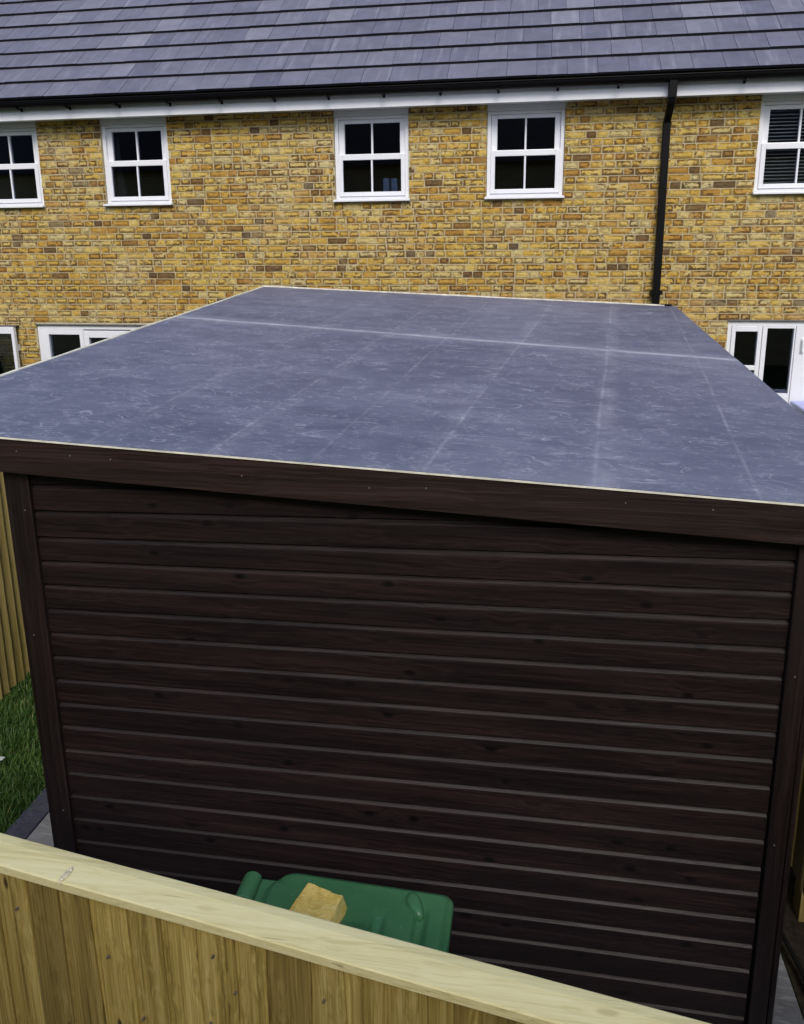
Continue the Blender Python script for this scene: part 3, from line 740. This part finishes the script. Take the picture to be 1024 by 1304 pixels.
# lid as a moulded sheet with raised panels
def sstep(a, b_, x): t = max(0, min(1, (x-a)/(b_-a))); return t*t*(3-2*t)
lid = MB(); NU, NV = 120, 90; LX0, LX1, LY0, LY1 = -.835, -.204, 1.600, 2.200
rr_ = .075
def lidpt(i, j, under=0):
    u = i/NU; v = j/NV; x = LX0+(LX1-LX0)*u; y = LY0+(LY1-LY0)*v
    # pull the corners in to rounded ones
    rr_ = .085 if u < .5 else .038
    cxn = max(0, abs(x-(LX0+LX1)/2)-((LX1-LX0)/2-rr_)); cyn = max(0, abs(y-(LY0+LY1)/2)-((LY1-LY0)/2-rr_))
    sx = 1 if x > (LX0+LX1)/2 else -1; sy = 1 if y > (LY0+LY1)/2 else -1
    if cxn > 0 and cyn > 0:
        m = max(cxn, cyn); l = math.hypot(cxn, cyn); k = m/l
        x += sx*(cxn*k-cxn); y += sy*(cyn*k-cyn)
    ex = min(u, 1-u)*(LX1-LX0); ey = min(v, 1-v)*(LY1-LY0); e = min(ex, ey)
    z = 1.022+.020*sstep(0, .03, e)+.022*math.sin(math.pi*min(1, max(0, v)))*sstep(0, .15, ey+.05)
    z += .020*(1-u)*sstep(.0, .18, u+.02)
    # raised middle panel and trough beyond it (nearer half), raised band, front trough
    inn = sstep(.33, .40, u)*(1-sstep(.585, .615, u))*(1-sstep(.60, .68, v))*sstep(.1, .17, v)
    z += .014*inn
    z -= .020*sstep(.600, .625, u)*(1-sstep(.655, .69, u))*(1-sstep(.62, .80, v))*sstep(.08, .15, v)
    z -= .024*sstep(.815, .835, u)*(1-sstep(.86, .90, u))*(1-sstep(.72, .90, v))*sstep(.06, .13, v)
    return Vector((x, y, z+.022-under))
rows = [[lidpt(i, j) for i in range(NU+1)] for j in range(NV+1)]
lid.grid(rows)
# skirt and underside
edge = [(i, 0) for i in range(NU)]+[(NU, j) for j in range(NV)]+[(i, NV) for i in range(NU, 0, -1)]+[(0, j) for j in range(NV, 0, -1)]
top = [lidpt(i, j) for i, j in edge]; c0 = Vector(((LX0+LX1)/2, (LY0+LY1)/2, 0))
def off(p, o, dz): d = Vector((p.x-c0.x, p.y-c0.y, 0)).normalized(); return Vector((p.x, p.y, p.z+dz))+d*o
lid.grid([top, [off(p, .004, -.006) for p in top], [off(p, .005, -.040) for p in top], [off(p, -.004, -.040) for p in top], [off(p, -.008, -.012) for p in top]], closed=True, flip=True)
lo = lid.build('lid', M_bin, binT, smooth=True)
# grip near the far front corner: a half-round lug
gm = MB(); rows = []
for j in range(9):
    a = math.pi*.5*j/8; row = []
    for i in range(25):
        t = 2*math.pi*i/24
        ex, ey = math.cos(t), math.sin(t)
        c_ = (math.cos(a))**.6; px_ = .026*ex*c_; py_ = .060*ey*c_*(1.0 if ey < 0 else .75); gx = -.325+px_*.88-py_*.48; gy = 2.118+px_*.48+py_*.88
        row.append((gx, gy, 1.066+.030*math.sin(a)))
    rows.append(row)
gm.grid(rows, closed=False); gm.build('lid_grip', M_bin, binT, smooth=True)
# hinge lugs and handle bar at the back (left)
for yc in (2.14, 1.66):
    hb = MB(); rows = []
    for k in range(13):
        a = R(-60+200*k/12); rad = .042
        x = -.905+rad*-math.cos(a)*.9*-1*-1; z = 1.012+rad*math.sin(a)
        rows.append([(x, yc-.055, z), (x, yc+.055, z), (x+.009*math.cos(a), yc+.055, z-.010*math.sin(a)), (x+.009*math.cos(a), yc-.055, z-.010*math.sin(a))])
    hb.grid(rows, closed=True); hb.box(-.872, -.80, yc-.05, yc+.05, 1.012, 1.030); hb.box(-.925, -.84, yc-.045, yc+.045, .955, .975)
    hb.build('hinge_lug', M_bin, binT, smooth=False, bevel=.004)
hb = MB(); hb.tube([(-.905, 1.66, 1.006), (-.905, 2.16, 1.006)], .017, 16); hb.tube([(-.905, 2.085, 1.006), (-.905, 2.196, 1.006)], .034, 20); hb.build('handle', M_bin, binT, smooth=False, bevel=.004)
for yc in (1.68, 2.12):
    w = MB(); rows = []
    for (dy, rad) in ((-.025, .06), (-.025, .095), (-.018, .10), (.018, .10), (.025, .095), (.025, .06)):
        rows.append([(-.80+rad*math.cos(t), yc+dy, .122+rad*math.sin(t)) for t in [2*math.pi*i/24 for i in range(24)]])
    w.grid(rows, closed=True); w.quad(rows[0]); w.quad(rows[-1][::-1]); w.build('wheel', M_blackp, binT)

# yellow film-wrapped block lying on the lid
fb = MB(); NB = 14
P8 = [Vector(p) for p in ((-.765, 1.87, 1.092), (-.545, 1.84, 1.086), (-.532, 2.060, 1.080), (-.690, 2.085, 1.088), (-.738, 1.90, 1.115), (-.585, 1.875, 1.122), (-.548, 2.045, 1.146), (-.668, 2.068, 1.158))]
def tri(u, v, w):
    a = P8[0].lerp(P8[1], u).lerp(P8[3].lerp(P8[2], u), v); b = P8[4].lerp(P8[5], u).lerp(P8[7].lerp(P8[6], u), v)
    q = a.lerp(b, w); n = noise.noise_vector(q*26)*.0035+noise.noise_vector(q*70)*.0012
    return q+n
for fx in (lambda s, t: (s, t, 1), lambda s, t: (t, s, 0), lambda s, t: (s, 0, t), lambda s, t: (t, 1, s), lambda s, t: (1, s, t), lambda s, t: (0, t, s)):
    fb.grid([[tri(*fx(i/NB, j/NB)) for i in range(NB+1)] for j in range(NB+1)])
o = fb.build('foam_block', M_foam, loc=(-.66, 2.01, 1.078), smooth=True, bevel=.003)
tag(o, 'crumpled yellow film-wrapped block resting on the green bin lid', 'block')

# small litter
for i, (x, y, s, lb) in enumerate(((-3.225, 3.851, .055, 'larger white paper scrap on the lawn, farther from the near fence'), (-3.03, 3.56, .030, 'small white paper scrap on the lawn, closer to the near fence'))):
    q = MB(); rows = [[(x+s*(a-.5)*(1+.3*noise.noise((a*3, c*3, i))), y+s*.6*(c-.5)*(1+.5*noise.noise((a*4, c*4, i+5))), .045+.012*noise.noise((a*4, c*4, i+9))) for a in (0,.25,.5,.75,1)] for c in (0,.25,.5,.75,1)]
    q.grid(rows); q.grid([[(p[0], p[1], p[2]-.002) for p in r] for r in rows], flip=True)
    tag(q.build('paper_scrap', M_paper, loc=(x, y, .04)), lb, 'paper', 'paper scraps on the lawn')
q = MB(); q.hexa([(-2.085, 2.70, .023), (-1.93, 2.665, .023), (-1.925, 2.69, .023), (-2.08, 2.725, .023), (-2.085, 2.70, .036), (-1.93, 2.665, .036), (-1.925, 2.69, .036), (-2.08, 2.725, .036)])
tag(q.build('wood_offcut', M_cap, loc=(-2.0, 2.7, .023)), 'thin pale timber offcut lying at the foot of the left shed corner', 'offcut')

# lilac cabinet under the kitchen window
cab = thing('storage_cabinet', 'pale lilac plastic cabinet below the white window at the right edge', 'cabinet', (3.1, 8.5, 0))
q = MB(); q.box(2.76, 3.46, 8.30, 8.72, .02, 1.44); q.build('body', M_lilac, cab, bevel=.015)
q = MB(); q.box(2.745, 3.475, 8.28, 8.74, 1.442, 1.485); q.build('lid', M_lilac, cab, bevel=.015)
for a, b in ((2.775, 3.105), (3.115, 3.445)):
    q = MB(); q.box(a, b, 8.285, 8.299, .06, 1.40); q.build('door', M_lilac, cab, bevel=.005)

# ------------------------------------------------------------------ trees behind the viewpoint (the panes mirror them)
M_leaf = plain('leaf', (.045,.085,.025), .6, .3, nscale=1.5, namt=.4); M_bark = plain('bark', (.10,.075,.05), .9, .1, nscale=12, namt=.3)
def tree(x, y, h, label):
    t = thing('tree', label, 'tree', (x, y, 0), 'trees behind the viewpoint')
    tr = MB(); tr.tube([(x, y, 0), (x+.1, y, h*.3), (x, y+.1, h*.6), (x+.1, y, h*.9)], [.28, .22, .14, .04], 10)
    for k in range(7):
        a = k*2.4; z = h*(.3+.08*k); tr.tube([(x, y, z), (x+math.cos(a)*1.0, y+math.sin(a)*1.0, z+.7), (x+math.cos(a)*2.0, y+math.sin(a)*2.0, z+1.0)], [.09, .06, .02], 6)
    tr.build('trunk', M_bark, t)
    c = MB()
    for _ in range(5200):
        cl = rng.randrange(26); rg = random.Random(cl*7+int(x*10)); a = rg.uniform(0, 6.28); zz = rg.uniform(.14, .95); rad = 2.7*math.sqrt(max(.05, 1-abs(zz-.5)*1.5))*rg.uniform(.3, 1)
        p = Vector((x+math.cos(a)*rad, y+math.sin(a)*rad, zz*h))+Vector((rng.gauss(0, .5), rng.gauss(0, .5), rng.gauss(0, .42)))
        u = Vector((rng.gauss(0,1), rng.gauss(0,1), rng.gauss(0,1))).normalized()*.19; w = u.orthogonal().normalized()*.12
        c.quad([p-u, p+w, p+u, p-w], r3())
    c.build('crown', M_leaf, t)
for i in range(8):
    break
    tree(-14+i*4.0+rng.uniform(-.5, .5), -9.5+rng.uniform(-1, 1), rng.uniform(8.5, 10.5), 'broad leafy tree in the row behind the viewpoint')

# ------------------------------------------------------------------ unseen house added behind the viewpoint to darken the pane reflections
def far_brick():
    m, nt, p = newmat('brickwork of the added unseen house'); N = NT(nt); b = N.n('TexBrick'); N.l(N.coord((1,1,1), rot=(R(90),0,0)), b.inputs['Vector'])
    b.inputs['Color1'].default_value = (.50,.34,.10,1); b.inputs['Color2'].default_value = (.36,.22,.07,1); b.inputs['Mortar'].default_value = (.5,.45,.33,1)
    b.inputs['Scale'].default_value = 1; b.inputs['Brick Width'].default_value = .225; b.inputs['Row Height'].default_value = .075; b.inputs['Mortar Size'].default_value = .01
    N.l(b.outputs[0], p.inputs['Base Color']); p.inputs['Roughness'].default_value = .9; return m
oh = thing('brick_house', 'unseen yellow brick house added behind the viewpoint for the panes to reflect', 'house', (0, -6, 0))
q = MB(); OY = -3.2; wins = [(-4.6, -3.5, 3.0, 4.3), (-.75, .75, 2.5, 4.3), (3.4, 4.5, 3.0, 4.3), (-4.4, -2.6, .1, 2.1), (2.6, 4.4, .9, 2.1)]
xs = sorted({-19, 9, *[o[0] for o in wins], *[o[1] for o in wins]}); zs = sorted({0, 5.1, *[o[2] for o in wins], *[o[3] for o in wins]})
for i in range(len(xs)-1):
    for j in range(len(zs)-1):
        cx, cz = (xs[i]+xs[i+1])/2, (zs[j]+zs[j+1])/2
        if not any(o[0] < cx < o[1] and o[2] < cz < o[3] for o in wins): q.box(xs[i], xs[i+1], OY-.3, OY, zs[j], zs[j+1])
q.box(-19, 9, OY-7, OY-6.7, 0, 5.1); q.box(-19, -18.7, OY-6.7, OY-.3, 0, 5.1); q.box(8.7, 9, OY-6.7, OY-.3, 0, 5.1)
q.build('wall', far_brick(), oh)
q = MB(); q.quad([(-19.2, OY+.3, 5.05), (9.2, OY+.3, 5.05), (9.2, OY-3.5, 8.0), (-19.2, OY-3.5, 8.0)]); q.quad([(-19.2, OY-3.5, 8.0), (9.2, OY-3.5, 8.0), (9.2, OY-7.3, 5.05), (-19.2, OY-7.3, 5.05)]); q.build('roof', M_tilebutt, oh)
for (a, b, c, d) in wins:
    if a == -.75: continue
    q = MB(); ring(q, a+.004, b-.004, c+.004, d-.004, .07, .07, .07, .07, OY-.14, OY-.07); q.box((a+b)/2-.03, (a+b)/2+.03, OY-.135, OY-.075, c+.075, d-.075)
    wn = q.build('window', M_white, oh); pane(a+.074, b-.074, c+.074, d-.074, OY-.11, wn)

# ------------------------------------------------------------------ light
w = bpy.data.worlds.new('World'); scene.world = w; w.use_nodes = True; nt = w.node_tree
sky = nt.nodes.new('ShaderNodeTexSky'); sky.sky_type = 'NISHITA'; sky.sun_disc = False
EL, AZ = R(43), R(168)
sky.sun_elevation = EL; sky.sun_rotation = AZ; sky.air_density = 1.0; sky.dust_density = 2.0; sky.ozone_density = 1.2
bg = nt.nodes['Background']; nt.links.new(sky.outputs[0], bg.inputs[0]); bg.inputs[1].default_value = .12
sd = bpy.data.lights.new('sun', 'SUN'); sd.energy = 1.3; sd.angle = R(24); sd.color = (1, .95, .88)
so = bpy.data.objects.new('sun', sd); COL.objects.link(so)
dirv = Vector((math.sin(AZ)*math.cos(EL), math.cos(AZ)*math.cos(EL), math.sin(EL)))
so.rotation_euler = dirv.to_track_quat('Z', 'Y').to_euler(); so.location = (0, -5, 12)

# ------------------------------------------------------------------ camera
cd = bpy.data.cameras.new('camera'); co = bpy.data.objects.new('camera', cd); COL.objects.link(co)
ax = Vector((.98696517, .16062443, -.00997733)); ay = Vector((-.02717902, .22746688, .97340645)); az = -Vector((-.15862237, .96044709, -.22886751))
co.matrix_world = Matrix(((ax.x, ay.x, az.x, 0), (ax.y, ay.y, az.y, 0), (ax.z, ay.z, az.z, 3.2), (0, 0, 0, 1)))
cd.sensor_fit = 'HORIZONTAL'; cd.sensor_width = 36; cd.lens = 998.187/1024*36; cd.shift_y = -(652-539.027)/1024
cd.clip_start = .05; cd.clip_end = 500
scene.camera = co
vs = scene.view_settings; vs.view_transform = 'Standard'; vs.look = 'None'; vs.gamma = 1; vs.exposure = 0.58; vs.use_curve_mapping = False
scene.cycles.use_denoising = True
